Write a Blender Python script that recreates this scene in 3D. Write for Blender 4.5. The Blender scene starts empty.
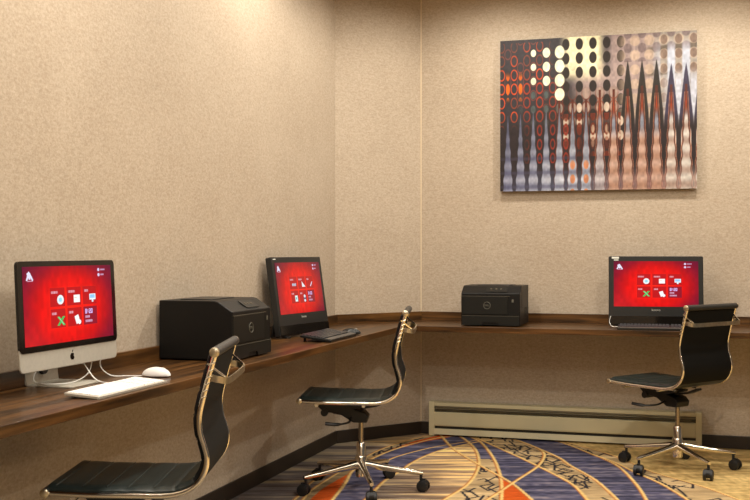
import bpy, bmesh, math, random
import numpy as np
from mathutils import Vector, Matrix

S = bpy.context.scene
COL = S.collection
PI = math.pi
random.seed(7)

# ------------------------------------------------------------------ camera, world, light, exposure
cam_d = bpy.data.cameras.new('camera')
cam = bpy.data.objects.new('camera', cam_d); COL.objects.link(cam)
cam.location = (0, 0, 1.207)
cam.rotation_euler = (math.radians(90), 0, 0)
cam_d.sensor_fit = 'HORIZONTAL'; cam_d.sensor_width = 36.0
cam_d.lens = 36.0 * 1086 / 750
cam_d.shift_y = 1.0 / 750
cam_d.clip_start = 0.05
S.camera = cam

S.view_settings.view_transform = 'Standard'
S.view_settings.look = 'None'
S.view_settings.gamma = 1.0
S.view_settings.use_curve_mapping = False
S.view_settings.exposure = -0.07

W = bpy.data.worlds.new('world'); S.world = W
W.use_nodes = True
W.node_tree.nodes['Background'].inputs[0].default_value = (1.0, 0.90, 0.78, 1)
W.node_tree.nodes['Background'].inputs[1].default_value = 0.11

def downlight(x, y, z, power, size=0.045, angle=161, blend=0.5, col=(1.0, 0.935, 0.82), aim=None):
    l = bpy.data.lights.new('downlight', 'SPOT')
    l.energy = power; l.spot_size = math.radians(angle); l.spot_blend = blend
    l.shadow_soft_size = size; l.color = col
    o = bpy.data.objects.new('downlight', l); COL.objects.link(o)
    o.location = (x, y, z)
    if aim:
        d = Vector(aim) - Vector((x, y, z))
        o.rotation_euler = d.to_track_quat('-Z', 'Y').to_euler()
    return o

CEIL = 3.05
downlight(0.62, 6.2, CEIL - .04, 66)
downlight(1.75, 5.75, CEIL - .04, 100)
downlight(3.2, 5.3, CEIL - .04, 70)
downlight(-0.15, 5.2, CEIL - .04, 74)
downlight(-0.75, 3.6, CEIL - .04, 92)
downlight(-1.1, 2.0, CEIL - .04, 70)
downlight(1.5, 3.4, CEIL - .04, 90)
downlight(0.2, -1.3, CEIL - .04, 120)  # added behind the camera to light the rear wall
downlight(2.6, -1.2, CEIL - .04, 120)  # second added lamp, brightens the rear wall that the chrome mirrors
al = bpy.data.lights.new('ceiling_fill_light', 'AREA')  # broad soft fill added below the ceiling, not a real fitting
al.shape = 'RECTANGLE'; al.size = 3.2; al.size_y = 3.0; al.energy = 75; al.color = (1.0, 0.935, 0.82)
ao = bpy.data.objects.new('ceiling_fill_light', al); COL.objects.link(ao); ao.location = (1.0, 2.2, CEIL - .06)

# ------------------------------------------------------------------ helpers
def lin(c):
    r = []
    for v in c:
        v = v / 255.0
        r.append(v / 12.92 if v <= 0.04045 else ((v + 0.055) / 1.055) ** 2.4)
    return tuple(r)

def np_lin(a):
    a = np.clip(a, 0, 255) / 255.0
    return np.where(a <= 0.04045, a / 12.92, ((a + 0.055) / 1.055) ** 2.4)

def mat(name, rgb, rough=0.5, metal=0.0, spec=0.5, noise=None, bump=None, emit=None, coat=0.0):
    m = bpy.data.materials.new(name); m.use_nodes = True
    nt = m.node_tree; b = nt.nodes['Principled BSDF']
    c = lin(rgb)
    b.inputs['Base Color'].default_value = (*c, 1)
    b.inputs['Roughness'].default_value = rough
    b.inputs['Metallic'].default_value = metal
    b.inputs['Specular IOR Level'].default_value = spec
    b.inputs['Coat Weight'].default_value = coat
    if emit:
        b.inputs['Emission Color'].default_value = (*lin(emit[0]), 1)
        b.inputs['Emission Strength'].default_value = emit[1]
    tc = nt.nodes.new('ShaderNodeTexCoord')
    if noise:                       # (scale, low factor, high factor[, stretch])
        mp = nt.nodes.new('ShaderNodeMapping')
        mp.inputs['Scale'].default_value = noise[3] if len(noise) > 3 else (1, 1, 1)
        nz = nt.nodes.new('ShaderNodeTexNoise'); nz.inputs['Scale'].default_value = noise[0]
        nz.inputs['Detail'].default_value = 6
        rp = nt.nodes.new('ShaderNodeValToRGB')
        rp.color_ramp.elements[0].position = 0.3; rp.color_ramp.elements[1].position = 0.7
        rp.color_ramp.elements[0].color = (*[v * noise[1] for v in c], 1)
        rp.color_ramp.elements[1].color = (*[min(1, v * noise[2]) for v in c], 1)
        nt.links.new(tc.outputs['Object'], mp.inputs[0]); nt.links.new(mp.outputs[0], nz.inputs['Vector'])
        nt.links.new(nz.outputs['Fac'], rp.inputs[0]); nt.links.new(rp.outputs[0], b.inputs['Base Color'])
    if bump:                        # (scale, strength)
        n2 = nt.nodes.new('ShaderNodeTexNoise'); n2.inputs['Scale'].default_value = bump[0]
        n2.inputs['Detail'].default_value = 4
        bp = nt.nodes.new('ShaderNodeBump'); bp.inputs['Strength'].default_value = bump[1]
        bp.inputs['Distance'].default_value = 0.002
        nt.links.new(tc.outputs['Object'], n2.inputs['Vector']); nt.links.new(n2.outputs['Fac'], bp.inputs['Height'])
        nt.links.new(bp.outputs[0], b.inputs['Normal'])
    return m

def attr_mat(name, rough=0.8, spec=0.3, emission=None, streak=None, bump=None, dim=1.0):
    m = bpy.data.materials.new(name); m.use_nodes = True
    nt = m.node_tree; b = nt.nodes['Principled BSDF']
    at = nt.nodes.new('ShaderNodeAttribute'); at.attribute_name = 'Col'
    b.inputs['Roughness'].default_value = rough
    b.inputs['Specular IOR Level'].default_value = spec
    src = at.outputs['Color']
    tc = nt.nodes.new('ShaderNodeTexCoord')
    if streak:
        mp = nt.nodes.new('ShaderNodeMapping'); mp.inputs['Scale'].default_value = streak
        nz = nt.nodes.new('ShaderNodeTexNoise'); nz.inputs['Scale'].default_value = 1; nz.inputs['Detail'].default_value = 8
        nz.inputs['Roughness'].default_value = 0.7
        mr = nt.nodes.new('ShaderNodeMapRange')
        mr.inputs['From Min'].default_value = 0.3; mr.inputs['From Max'].default_value = 0.7
        mr.inputs['To Min'].default_value = 0.62; mr.inputs['To Max'].default_value = 1.38
        mx = nt.nodes.new('ShaderNodeVectorMath'); mx.operation = 'SCALE'
        nt.links.new(tc.outputs['Object'], mp.inputs[0]); nt.links.new(mp.outputs[0], nz.inputs['Vector'])
        nt.links.new(nz.outputs['Fac'], mr.inputs['Value'])
        nt.links.new(src, mx.inputs[0]); nt.links.new(mr.outputs[0], mx.inputs['Scale'])
        src = mx.outputs[0]
    if emission:
        b.inputs['Base Color'].default_value = (0.005, 0.005, 0.005, 1)
        nt.links.new(src, b.inputs['Emission Color']); b.inputs['Emission Strength'].default_value = emission
    else:
        nt.links.new(src, b.inputs['Base Color'])
    if bump:
        n2 = nt.nodes.new('ShaderNodeTexNoise'); n2.inputs['Scale'].default_value = bump[0]
        bp = nt.nodes.new('ShaderNodeBump'); bp.inputs['Strength'].default_value = bump[1]
        bp.inputs['Distance'].default_value = 0.003
        nt.links.new(tc.outputs['Object'], n2.inputs['Vector']); nt.links.new(n2.outputs['Fac'], bp.inputs['Height'])
        nt.links.new(bp.outputs[0], b.inputs['Normal'])
    return m

def link(name, bm, m, parent=None, smooth=False, bevel=0.0, seg=2):
    me = bpy.data.meshes.new(name)
    bmesh.ops.recalc_face_normals(bm, faces=bm.faces)
    bm.to_mesh(me); bm.free()
    me.materials.append(m)
    o = bpy.data.objects.new(name, me); COL.objects.link(o)
    if parent: o.parent = parent
    if smooth:
        me.polygons.foreach_set('use_smooth', [True] * len(me.polygons))
        try: me.set_sharp_from_angle(angle=math.radians(40))
        except Exception: pass
    if bevel:
        md = o.modifiers.new('bevel', 'BEVEL'); md.width = bevel; md.segments = seg; md.limit_method = 'ANGLE'
    return o

def empty(name, label, cat, loc=(0, 0, 0), rz=0.0, group=None):
    o = bpy.data.objects.new(name, None); COL.objects.link(o)
    o.empty_display_size = 0.05
    o.location = loc; o.rotation_euler = (0, 0, rz)
    o['label'] = label; o['category'] = cat
    if group: o['group'] = group
    return o

def tag(o, label=None, cat=None, group=None, kind=None):
    if label: o['label'] = label
    if cat: o['category'] = cat
    if group: o['group'] = group
    if kind: o['kind'] = kind
    return o

def copy_tree(o, parent=None):
    c = o.copy(); COL.objects.link(c)
    if parent: c.parent = parent
    for ch in list(o.children): copy_tree(ch, c)
    return c

def box(bm, x0, x1, y0, y1, z0, z1, M=None):
    vs = [bm.verts.new((x, y, z)) for x in (x0, x1) for y in (y0, y1) for z in (z0, z1)]
    for f in ((0, 1, 3, 2), (4, 6, 7, 5), (0, 4, 5, 1), (2, 3, 7, 6), (0, 2, 6, 4), (1, 5, 7, 3)):
        bm.faces.new([vs[i] for i in f])
    if M is not None: bmesh.ops.transform(bm, matrix=M, verts=vs)
    return vs

def tube(bm, pts, r, n=10, cap=True, flat=None):
    """Round (or flat bar: flat=(half width dir vec, hw, ht)) tube along pts; r number or list."""
    pts = [Vector(p) for p in pts]
    rings = []
    up = None
    for i, p in enumerate(pts):
        t = (pts[min(i + 1, len(pts) - 1)] - pts[max(i - 1, 0)]).normalized()
        if up is None:
            up = Vector((0, 0, 1)) if abs(t.z) < 0.9 else Vector((1, 0, 0))
        a = t.cross(up).normalized(); b = a.cross(t).normalized(); up = b
        rr = r[i] if isinstance(r, (list, tuple)) else r
        rings.append([bm.verts.new(p + (a * math.cos(2 * PI * k / n) + b * math.sin(2 * PI * k / n)) * rr) for k in range(n)])
    for i in range(len(rings) - 1):
        for k in range(n):
            bm.faces.new((rings[i][k], rings[i][(k + 1) % n], rings[i + 1][(k + 1) % n], rings[i + 1][k]))
    if cap:
        bm.faces.new(rings[0][::-1]); bm.faces.new(rings[-1])

def sweep(bm, pts, wdir, hw, ht, up=None):
    """Rectangular bar swept along pts: half width hw along wdir, half thickness ht along the normal."""
    pts = [Vector(p) for p in pts]; wdir = Vector(wdir)
    rings = []
    for i, p in enumerate(pts):
        t = (pts[min(i + 1, len(pts) - 1)] - pts[max(i - 1, 0)]).normalized()
        nrm = t.cross(wdir).normalized()
        h = ht[i] if isinstance(ht, (list, tuple)) else ht
        rings.append([bm.verts.new(p + wdir * a * hw + nrm * b * h) for a, b in ((-1, -1), (1, -1), (1, 1), (-1, 1))])
    for i in range(len(rings) - 1):
        for k in range(4):
            bm.faces.new((rings[i][k], rings[i][(k + 1) % 4], rings[i + 1][(k + 1) % 4], rings[i + 1][k]))
    bm.faces.new(rings[0][::-1]); bm.faces.new(rings[-1])

def prism(bm, poly, d0, d1, axis='z'):
    """Extrude 2-D polygon; axis z: (x,y); axis y: (x,z); axis x: (y,z)."""
    def P(a, b, d):
        return {'z': (a, b, d), 'y': (a, d, b), 'x': (d, a, b)}[axis]
    lo = [bm.verts.new(P(a, b, d0)) for a, b in poly]; hi = [bm.verts.new(P(a, b, d1)) for a, b in poly]
    n = len(poly)
    bm.faces.new(lo[::-1]); bm.faces.new(hi)
    for i in range(n): bm.faces.new((lo[i], lo[(i + 1) % n], hi[(i + 1) % n], hi[i]))

def rrect(w, h, r, seg=5, cx=0, cy=0):
    pts = []
    for (sx, sy, a0) in ((1, 1, 0), (-1, 1, 90), (-1, -1, 180), (1, -1, 270)):
        for k in range(seg + 1):
            a = math.radians(a0 + 90 * k / seg)
            pts.append((cx + sx * (w / 2 - r) + r * math.cos(a), cy + sy * (h / 2 - r) + r * math.sin(a)))
    return pts

def spline(pts, n=8):
    out = []
    P = [tuple(p) for p in pts]
    P = [P[0]] + P + [P[-1]]
    for i in range(1, len(P) - 2):
        p0, p1, p2, p3 = [np.array(P[j], float) for j in (i - 1, i, i + 1, i + 2)]
        for k in range(n):
            t = k / n
            out.append(tuple(0.5 * ((2 * p1) + (-p0 + p2) * t + (2 * p0 - 5 * p1 + 4 * p2 - p3) * t * t + (-p0 + 3 * p1 - 3 * p2 + p3) * t ** 3)))
    out.append(tuple(float(v) for v in pts[-1]))
    return out

def grid_mesh(name, X, Y, colfn, m, parent=None, plane='xy', off=0.0):
    """A finely divided flat sheet whose colour per vertex is given by colfn(XX, YY) in sRGB 0-255."""
    nx, ny = len(X), len(Y)
    XX, YY = np.meshgrid(X, Y)
    co = np.zeros((nx * ny, 3))
    if plane == 'xy': co[:, 0] = XX.ravel(); co[:, 1] = YY.ravel(); co[:, 2] = off
    else: co[:, 0] = XX.ravel(); co[:, 2] = YY.ravel(); co[:, 1] = off
    j, i = np.meshgrid(np.arange(ny - 1), np.arange(nx - 1), indexing='ij')
    a = (j * nx + i).ravel()
    faces = np.stack([a, a + 1, a + nx + 1, a + nx], 1)
    me = bpy.data.meshes.new(name)
    me.vertices.add(nx * ny); me.vertices.foreach_set('co', co.ravel())
    me.loops.add(faces.size); me.loops.foreach_set('vertex_index', faces.ravel().astype(np.int32))
    me.polygons.add(len(faces))
    me.polygons.foreach_set('loop_start', np.arange(0, faces.size, 4, dtype=np.int32))
    me.polygons.foreach_set('loop_total', np.full(len(faces), 4, dtype=np.int32))
    me.update(calc_edges=True)
    c = np.ones((nx * ny, 4)); c[:, :3] = np_lin(colfn(XX, YY)).reshape(-1, 3)
    at = me.color_attributes.new('Col', 'FLOAT_COLOR', 'POINT')
    at.data.foreach_set('color', c.ravel())
    me.materials.append(m)
    o = bpy.data.objects.new(name, me); COL.objects.link(o)
    if parent: o.parent = parent
    return o

# wall frames ------------------------------------------------------
A = Vector((-0.2496, 6.81, 0)); B = Vector((0.3047, 7.194, 0))
dL = Vector((-0.2884, -0.9575, 0)); nL = Vector((0.9575, -0.2884, 0))     # along the left wall towards the viewer, out of it
dB = Vector((0.9575, -0.2884, 0)); nB = Vector((-0.2884, -0.9575, 0))     # along the back wall to the right, out of it
RL = math.radians(73.24); RB = math.radians(-16.76)
def onL(t, v, z=0.0): p = A + dL * t + nL * v; return (p.x, p.y, z)
def onB(s, v, z=0.0): p = B + dB * s + nB * v; return (p.x, p.y, z)
DESK = 0.75
SL, SB = 5.6, 4.2
dM = (B - A).normalized(); nM = Vector((dM.y, -dM.x, 0))

# ------------------------------------------------------------------ materials
def wallpaper():
    m = bpy.data.materials.new('wallpaper'); m.use_nodes = True
    nt = m.node_tree; b = nt.nodes['Principled BSDF']; L = nt.links
    tc = nt.nodes.new('ShaderNodeTexCoord')
    def noise(scale, st=(1, 1, 1), det=5):
        mp = nt.nodes.new('ShaderNodeMapping'); mp.inputs['Scale'].default_value = st
        n = nt.nodes.new('ShaderNodeTexNoise'); n.inputs['Scale'].default_value = scale; n.inputs['Detail'].default_value = det
        n.inputs['Roughness'].default_value = 0.65
        L.new(tc.outputs['Object'], mp.inputs[0]); L.new(mp.outputs[0], n.inputs['Vector']); return n
    big = noise(2.2, det=6); fine = noise(95, (1, 1, 1.2)); fib = noise(42, (1, 1, 2.2))
    a = nt.nodes.new('ShaderNodeMath'); a.operation = 'MULTIPLY_ADD'; a.inputs[1].default_value = 0.16
    L.new(big.outputs['Fac'], a.inputs[0])
    b2 = nt.nodes.new('ShaderNodeMath'); b2.operation = 'MULTIPLY'; b2.inputs[1].default_value = 0.4
    L.new(fine.outputs['Fac'], b2.inputs[0])
    b3 = nt.nodes.new('ShaderNodeMath'); b3.operation = 'MULTIPLY_ADD'; b3.inputs[1].default_value = 0.38
    L.new(fib.outputs['Fac'], b3.inputs[0]); L.new(b2.outputs[0], b3.inputs[2]); L.new(b3.outputs[0], a.inputs[2])
    r = nt.nodes.new('ShaderNodeValToRGB')
    r.color_ramp.elements[0].position = 0.38; r.color_ramp.elements[1].position = 0.66
    r.color_ramp.elements[0].color = (*lin((170, 153, 133)), 1)
    r.color_ramp.elements[1].color = (*lin((205, 191, 172)), 1)
    L.new(a.outputs[0], r.inputs[0]); L.new(r.outputs[0], b.inputs['Base Color'])
    bp = nt.nodes.new('ShaderNodeBump'); bp.inputs['Strength'].default_value = 0.45; bp.inputs['Distance'].default_value = 0.003
    L.new(b3.outputs[0], bp.inputs['Height']); L.new(bp.outputs[0], b.inputs['Normal'])
    b.inputs['Roughness'].default_value = 0.75; b.inputs['Specular IOR Level'].default_value = 0.25
    return m
M_wall = wallpaper()
M_ceil = mat('ceiling_paint', (190, 176, 155), 0.9)
M_base = mat('dark_baseboard', (38, 28, 20), 0.5, noise=(8, .8, 1.2))
M_seam = mat('corner_seam', (214, 196, 166), 0.6)
def wood(name, rot):
    m = bpy.data.materials.new(name); m.use_nodes = True
    nt = m.node_tree; b = nt.nodes['Principled BSDF']; L = nt.links
    tc = nt.nodes.new('ShaderNodeTexCoord')
    mp = nt.nodes.new('ShaderNodeMapping'); mp.inputs['Rotation'].default_value = (0, 0, rot)
    m2 = nt.nodes.new('ShaderNodeMapping'); m2.inputs['Scale'].default_value = (2.2, 34, 34)
    n = nt.nodes.new('ShaderNodeTexNoise'); n.inputs['Scale'].default_value = 1; n.inputs['Detail'].default_value = 7
    n.inputs['Distortion'].default_value = 0.6
    r = nt.nodes.new('ShaderNodeValToRGB')
    e = r.color_ramp.elements
    e[0].position = 0.3; e[0].color = (*lin((40, 26, 13)), 1)
    e[1].position = 0.72; e[1].color = (*lin((112, 76, 40)), 1)
    k = e.new(0.5); k.color = (*lin((76, 50, 25)), 1)
    L.new(tc.outputs['Object'], mp.inputs[0]); L.new(mp.outputs[0], m2.inputs[0]); L.new(m2.outputs[0], n.inputs['Vector'])
    L.new(n.outputs['Fac'], r.inputs[0]); L.new(r.outputs[0], b.inputs['Base Color'])
    b.inputs['Roughness'].default_value = 0.3; b.inputs['Specular IOR Level'].default_value = 0.35
    return m
M_woodL = wood('walnut_left', -RL); M_woodB = wood('walnut_back', -RB); M_woodM = wood('walnut_middle', -math.atan2(dM.y, dM.x))
M_chrome = mat('chrome', (232, 226, 214), 0.13, 1.0)
M_chromed = mat('worn_chrome', (222, 210, 184), 0.3, 1.0, noise=(40, .75, 1.1))
M_seamline = mat('leather_seam', (58, 64, 61), 0.5)
M_piston = mat('dark_chrome', (150, 142, 130), 0.2, 1.0)
M_leather = mat('black_leather', (34, 41, 39), 0.36, 0, 0.45, noise=(30, .8, 1.25), bump=(160, .25))
M_mesh = mat('black_backing', (11, 11, 10), 0.75, 0, 0.2)
M_roll = mat('dark_roll', (40, 40, 40), 0.45, bump=(200, .3))
M_blk = mat('black_plastic', (18, 18, 18), 0.4)
M_rub = mat('black_rubber', (22, 23, 26), 0.45)
M_prn = mat('printer_black', (13, 12, 11), 0.45, 0, 0.3, noise=(60, .9, 1.15), bump=(260, .15))
M_prnl = mat('printer_panel', (22, 22, 19), 0.42, 0, 0.35)
M_line = mat('pale_seam', (88, 82, 68), 0.4)
M_sil = mat('silver_logo', (190, 188, 180), 0.3, .3)
M_dim = mat('dim_logo', (112, 110, 100), 0.4, .3)
M_alu = mat('brushed_aluminium', (198, 194, 182), 0.38, 0.35, noise=(90, .95, 1.04))
M_white = mat('white_plastic', (240, 240, 236), 0.35)
M_key = mat('white_key', (250, 250, 248), 0.4)
M_gls = mat('black_glass_bezel', (8, 6, 7), 0.12)
M_pc = mat('dark_grey_plastic', (32, 33, 33), 0.3)
M_pcg = mat('glossy_chin', (22, 18, 15), 0.1)
M_keyb = mat('black_keys', (62, 64, 68), 0.3)
M_kbase = mat('keyboard_black', (14, 14, 15), 0.4)
M_keyb2 = mat('grey_palm_rest', (78, 76, 72), 0.45)
M_heat = mat('heater_beige_paint', (204, 194, 158), 0.45, noise=(6, .95, 1.04))
M_heatd = mat('heater_slot', (40, 36, 28), 0.6)
M_fin = mat('heater_fin', (120, 112, 90), 0.4, .4)
M_sticker = mat('white_sticker', (225, 228, 220), 0.6)
M_edge = mat('canvas_edge', (60, 52, 44), 0.8)

# ------------------------------------------------------------------ floor (patterned carpet)
L_ = dict(
    L1=[(0.529, 7.182), (0.563, 7.047), (0.6, 6.792), (0.613, 6.521), (0.594, 6.183), (0.547, 5.878), (0.47, 5.583), (0.353, 5.307), (0.231, 5.022)],
    L2=[(0.6, 7.163), (0.621, 7.066), (0.673, 6.827), (0.693, 6.332), (0.678, 5.881), (0.65, 5.554), (0.614, 5.264), (0.561, 4.873)],
    L3=[(0.416, 7.163), (0.435, 7.089), (0.478, 6.654), (0.57, 6.212), (0.695, 5.729), (0.735, 5.508), (0.771, 5.202)],
    L4=[(-0.058, 5.222), (-0.015, 5.401), (0.052, 5.699), (0.141, 5.958), (0.211, 6.183), (0.314, 6.426), (0.447, 6.644), (0.665, 6.881), (0.807, 7.01)],
    L5=[(0.017, 6.097), (0.117, 6.351), (0.294, 6.604), (0.442, 6.757), (0.594, 6.881), (0.742, 7.01)],
    L6=[(-0.23, 5.1), (-0.155, 5.626), (-0.116, 5.985), (0.018, 6.394), (0.186, 6.722), (0.4, 7.01), (0.522, 7.085)],
    L13=[(-0.368, 5.061), (-0.326, 5.439), (-0.239, 5.774), (-0.136, 6.097), (0.03, 6.587), (0.224, 6.935), (0.429, 7.163)],
    L14=[(-0.423, 5.1), (-0.371, 5.372), (-0.337, 5.626), (-0.248, 5.985), (-0.172, 6.212)],
    L8=[(0.607, 7.163), (0.642, 7.066), (0.775, 6.61), (0.879, 6.242), (0.988, 5.8), (1.027, 5.578), (1.032, 5.264), (1.029, 4.965)],
    L9=[(0.772, 7.163), (0.852, 7.025), (0.919, 6.906), (1.001, 6.644), (1.079, 6.335), (1.1, 6.125), (1.163, 5.739), (1.178, 5.285), (1.166, 4.965)],
    L7=[(1.001, 6.644), (1.012, 6.521), (0.993, 6.363), (0.909, 6.074), (0.74, 5.699), (0.589, 5.361), (0.443, 5.061)],
    L10=[(1.006, 7.047), (1.17, 6.87), (1.294, 6.444), (1.365, 6.102), (1.355, 5.638), (1.318, 5.264), (1.28, 4.965)],
    L11=[(1.294, 6.444), (1.376, 6.183), (1.42, 5.931), (1.485, 5.638), (1.518, 5.292), (1.526, 5.022)],
    L12=[(1.103, 7.047), (1.358, 6.554), (1.454, 6.242), (1.522, 5.931), (1.679, 5.578), (1.764, 5.292), (1.827, 5.022)])
OR = [[(-0.342, 5.081), (-0.308, 5.307), (-0.269, 5.508), (-0.2, 5.724), (-0.146, 5.878), (-0.187, 5.485), (-0.222, 5.14)],
      [(0.104, 6.62), (0.254, 6.899), (0.426, 7.124), (0.547, 7.163), (0.487, 7.047), (0.317, 6.881), (0.153, 6.654)],
      [(0.672, 5.749), (0.712, 5.602), (0.745, 5.394), (0.768, 5.181), (0.57, 4.873)]]
LS = {k: spline(v, 6) for k, v in L_.items()}

def in_poly(X, Y, poly):
    ins = np.zeros(X.shape, bool); n = len(poly)
    for i in range(n):
        x0, y0 = poly[i]; x1, y1 = poly[(i + 1) % n]
        if y0 == y1: continue
        c = ((Y < y0) != (Y < y1)) & (X < (x1 - x0) * (Y - y0) / (y1 - y0) + x0)
        ins ^= c
    return ins

def seg_dist(X, Y, a, b):
    ax, ay = a; bx, by = b; dx, dy = bx - ax, by - ay
    l2 = dx * dx + dy * dy + 1e-12
    t = np.clip(((X - ax) * dx + (Y - ay) * dy) / l2, 0, 1)
    return np.hypot(X - ax - t * dx, Y - ay - t * dy)

def line_dist(X, Y, pts):
    d = np.full(X.shape, 9.0)
    for a, b in zip(pts[:-1], pts[1:]):
        d = np.minimum(d, seg_dist(X, Y, a, b))
    return d

def vnoise(X, Y, sx, sy, seed):
    rs = np.random.RandomState(seed); T = rs.rand(256, 256)
    x = X * sx; y = Y * sy
    x0 = np.floor(x).astype(int); y0 = np.floor(y).astype(int); fx = x - x0; fy = y - y0
    fx = fx * fx * (3 - 2 * fx); fy = fy * fy * (3 - 2 * fy)
    g = lambda i, j: T[i % 256, j % 256]
    return (g(x0, y0) * (1 - fx) + g(x0 + 1, y0) * fx) * (1 - fy) + (g(x0, y0 + 1) * (1 - fx) + g(x0 + 1, y0 + 1) * fx) * fy

def carpet(X, Y):
    st = 0.4 * vnoise(X, Y, 0.9, 9, 1) + 0.35 * vnoise(X, Y, 2.0, 26, 2) + 0.25 * vnoise(X, Y, 6.0, 60, 12)
    tan = np.array([186., 164., 128.]); gry = np.array([118., 106., 98.]); drk = np.array([88., 70., 58.]); lt = np.array([220., 190., 130.])
    def ramp(s, stops):
        out = np.zeros(s.shape + (3,))
        xs = [p for p, _ in stops]
        for c in range(3): out[..., c] = np.interp(s, xs, [q[c] for _, q in stops])
        return out
    C = ramp(st, [(0.15, drk), (0.38, gry), (0.55, tan), (0.8, lt)])
    f = np.clip((X + 0.1) / 0.5, 0, 1)[..., None]                     # the left field is greyer, the middle one golden
    C = C * (1 - f) * np.array([.86, .88, .94]) + C * f * np.array([1.3, 1.22, 1.08])
    C = np.clip(C, 0, 245)
    golden = ramp(vnoise(X, Y, 60, 22, 5) * .4 + vnoise(X, Y, 5, 45, 15) * .35 + vnoise(X, Y, 3, 12, 6) * .25, [(0.2, np.array([168., 140., 88.])), (0.8, np.array([232., 200., 136.]))])
    navy = ramp(vnoise(X, Y, 2.5, 40, 8) * .6 + vnoise(X, Y, 30, 60, 9) * .4, [(0.15, np.array([50., 50., 68.])), (0.55, np.array([86., 84., 108.])), (0.9, np.array([142., 132., 140.]))])
    scr = ramp(vnoise(X, Y, 4, 20, 11), [(0.1, np.array([158., 134., 98.])), (0.9, np.array([206., 178., 134.]))])
    far = [(9, 9), (9, 4.9)]
    def poly(a, b): return LS[a] + LS[b][::-1]
    gm = in_poly(X, Y, LS['L12'] + [(4, 4.9), (9, 4.9), (9, 9), (1.1, 9)])
    C[gm] = golden[gm]
    masks = {}
    n1 = in_poly(X, Y, LS['L6'] + LS['L4'][::-1]); C[n1] = navy[n1]
    n2 = in_poly(X, Y, LS['L8'] + LS['L2'][::-1]); C[n2] = navy[n2]
    n3 = in_poly(X, Y, LS['L10'] + LS['L9'][::-1]); C[n3] = navy[n3]
    n4 = in_poly(X, Y, LS['L11'] + LS['L10'][::-1][:26]); C[n4] = navy[n4]
    t1 = in_poly(X, Y, LS['L9'] + LS['L8'][::-1]); C[t1] = scr[t1]
    t2 = in_poly(X, Y, LS['L12'] + LS['L11'][::-1]) & ~n4; C[t2] = scr[t2]
    t3 = in_poly(X, Y, LS['L2'] + LS['L1'][::-1])
    up = t3 & (Y > 6.3); C[up] = navy[up]; lo = t3 & ~up; C[lo] = scr[lo]
    t4 = in_poly(X, Y, LS['L6'] + LS['L13'][::-1]); C[t4] = scr[t4] * .8
    for o in OR:
        m = in_poly(X, Y, o); C[m] = np.array([196., 84., 30.])
    # angular dark scribbles woven into the tan bands
    sc = t1 | t2 | lo | (t4 & (Y > 6.2))
    rs = np.random.RandomState(3); d = np.full(X.shape, 9.0)
    for k in range(185):
        x = rs.uniform(-0.1, 2.0); y = rs.uniform(5.0, 7.15); pts = [(x, y)]
        a = rs.uniform(0, 6.28)
        for q in range(rs.randint(3, 6)):
            a += rs.choice([-1, 1]) * rs.uniform(1.1, 2.1); l = rs.uniform(.04, .10)
            pts.append((pts[-1][0] + l * math.cos(a), pts[-1][1] + 1.9 * l * math.sin(a)))
        xs = [p[0] for p in pts]; ys = [p[1] for p in pts]
        box_ = (X > min(xs) - .03) & (X < max(xs) + .03) & (Y > min(ys) - .03) & (Y < max(ys) + .03) & sc
        if box_.any():
            d[box_] = np.minimum(d[box_], line_dist(X[box_], Y[box_], pts))
    w = (np.clip((0.0085 - d) / 0.004, 0, 1) * sc)[..., None]
    C = C * (1 - w) + np.array([34., 34., 44.]) * w
    # yellow cords with an orange side
    for k, pts in LS.items():
        hw = 0.008 if k in ('L5', 'L14', 'L13') else 0.0105
        d = line_dist(X, Y, pts)
        sh = [(p[0] - 0.008, p[1]) for p in pts]
        d2 = line_dist(X, Y, sh)
        w2 = np.clip((hw * .9 - d2) / 0.006, 0, 1)[..., None]
        C = C * (1 - w2) + np.array([176., 104., 52.]) * w2
        w = np.clip((hw - d) / 0.006, 0, 1)[..., None]
        C = C * (1 - w) + np.array([226., 192., 124.]) * w
    return C

M_carpet = attr_mat('carpet', 0.95, 0.1, streak=(9, 60, 1), bump=(300, .5))
gx = np.concatenate([np.linspace(-3.6, -0.86, 14), np.arange(-0.8, 2.0, 0.0065), np.linspace(2.05, 5.0, 60)])
gy = np.concatenate([np.linspace(-2.4, 4.7, 40), np.arange(4.8, 7.5, 0.011), np.linspace(7.6, 7.8, 3)])
floor = grid_mesh('floor', gx, gy, carpet, M_carpet)
tag(floor, 'patterned carpet with navy bands, tan stripes and yellow cord arcs', kind='structure')

# ------------------------------------------------------------------ walls, ceiling, baseboards
def wall(name, p, q, n, lab):
    bm = bmesh.new(); h = CEIL
    o = -n * 0.12; e = (q - p).normalized() * 0.0
    a, b = p - e, q + e
    prism(bm, [(a.x, a.y), (b.x, b.y), (b.x + o.x, b.y + o.y), (a.x + o.x, a.y + o.y)], 0, h)
    return tag(link(name, bm, M_wall), lab, kind='structure')
wall('wall_left', A, A + dL * SL, nL, 'tan textured wallpaper wall on the left')
wall('wall_middle', A, B, nM, 'narrow angled corner wall in tan textured wallpaper')
wall('wall_back', B, B + dB * SB, nB, 'tan textured wallpaper wall behind the picture')
wall('wall_rear', Vector((5.0, -2.4, 0)), Vector((-3.6, -2.4, 0)), Vector((0, 1, 0)), 'unseen tan wallpaper wall added behind the viewer')  # unseen wall, added so the chrome has something bright to reflect
bm = bmesh.new(); prism(bm, [(-3.6, -2.4), (5.0, -2.4), (5.0, 7.8), (-3.6, 7.8)], CEIL, CEIL + .1)
tag(link('ceiling', bm, M_ceil), 'plain ceiling', kind='structure')

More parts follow.
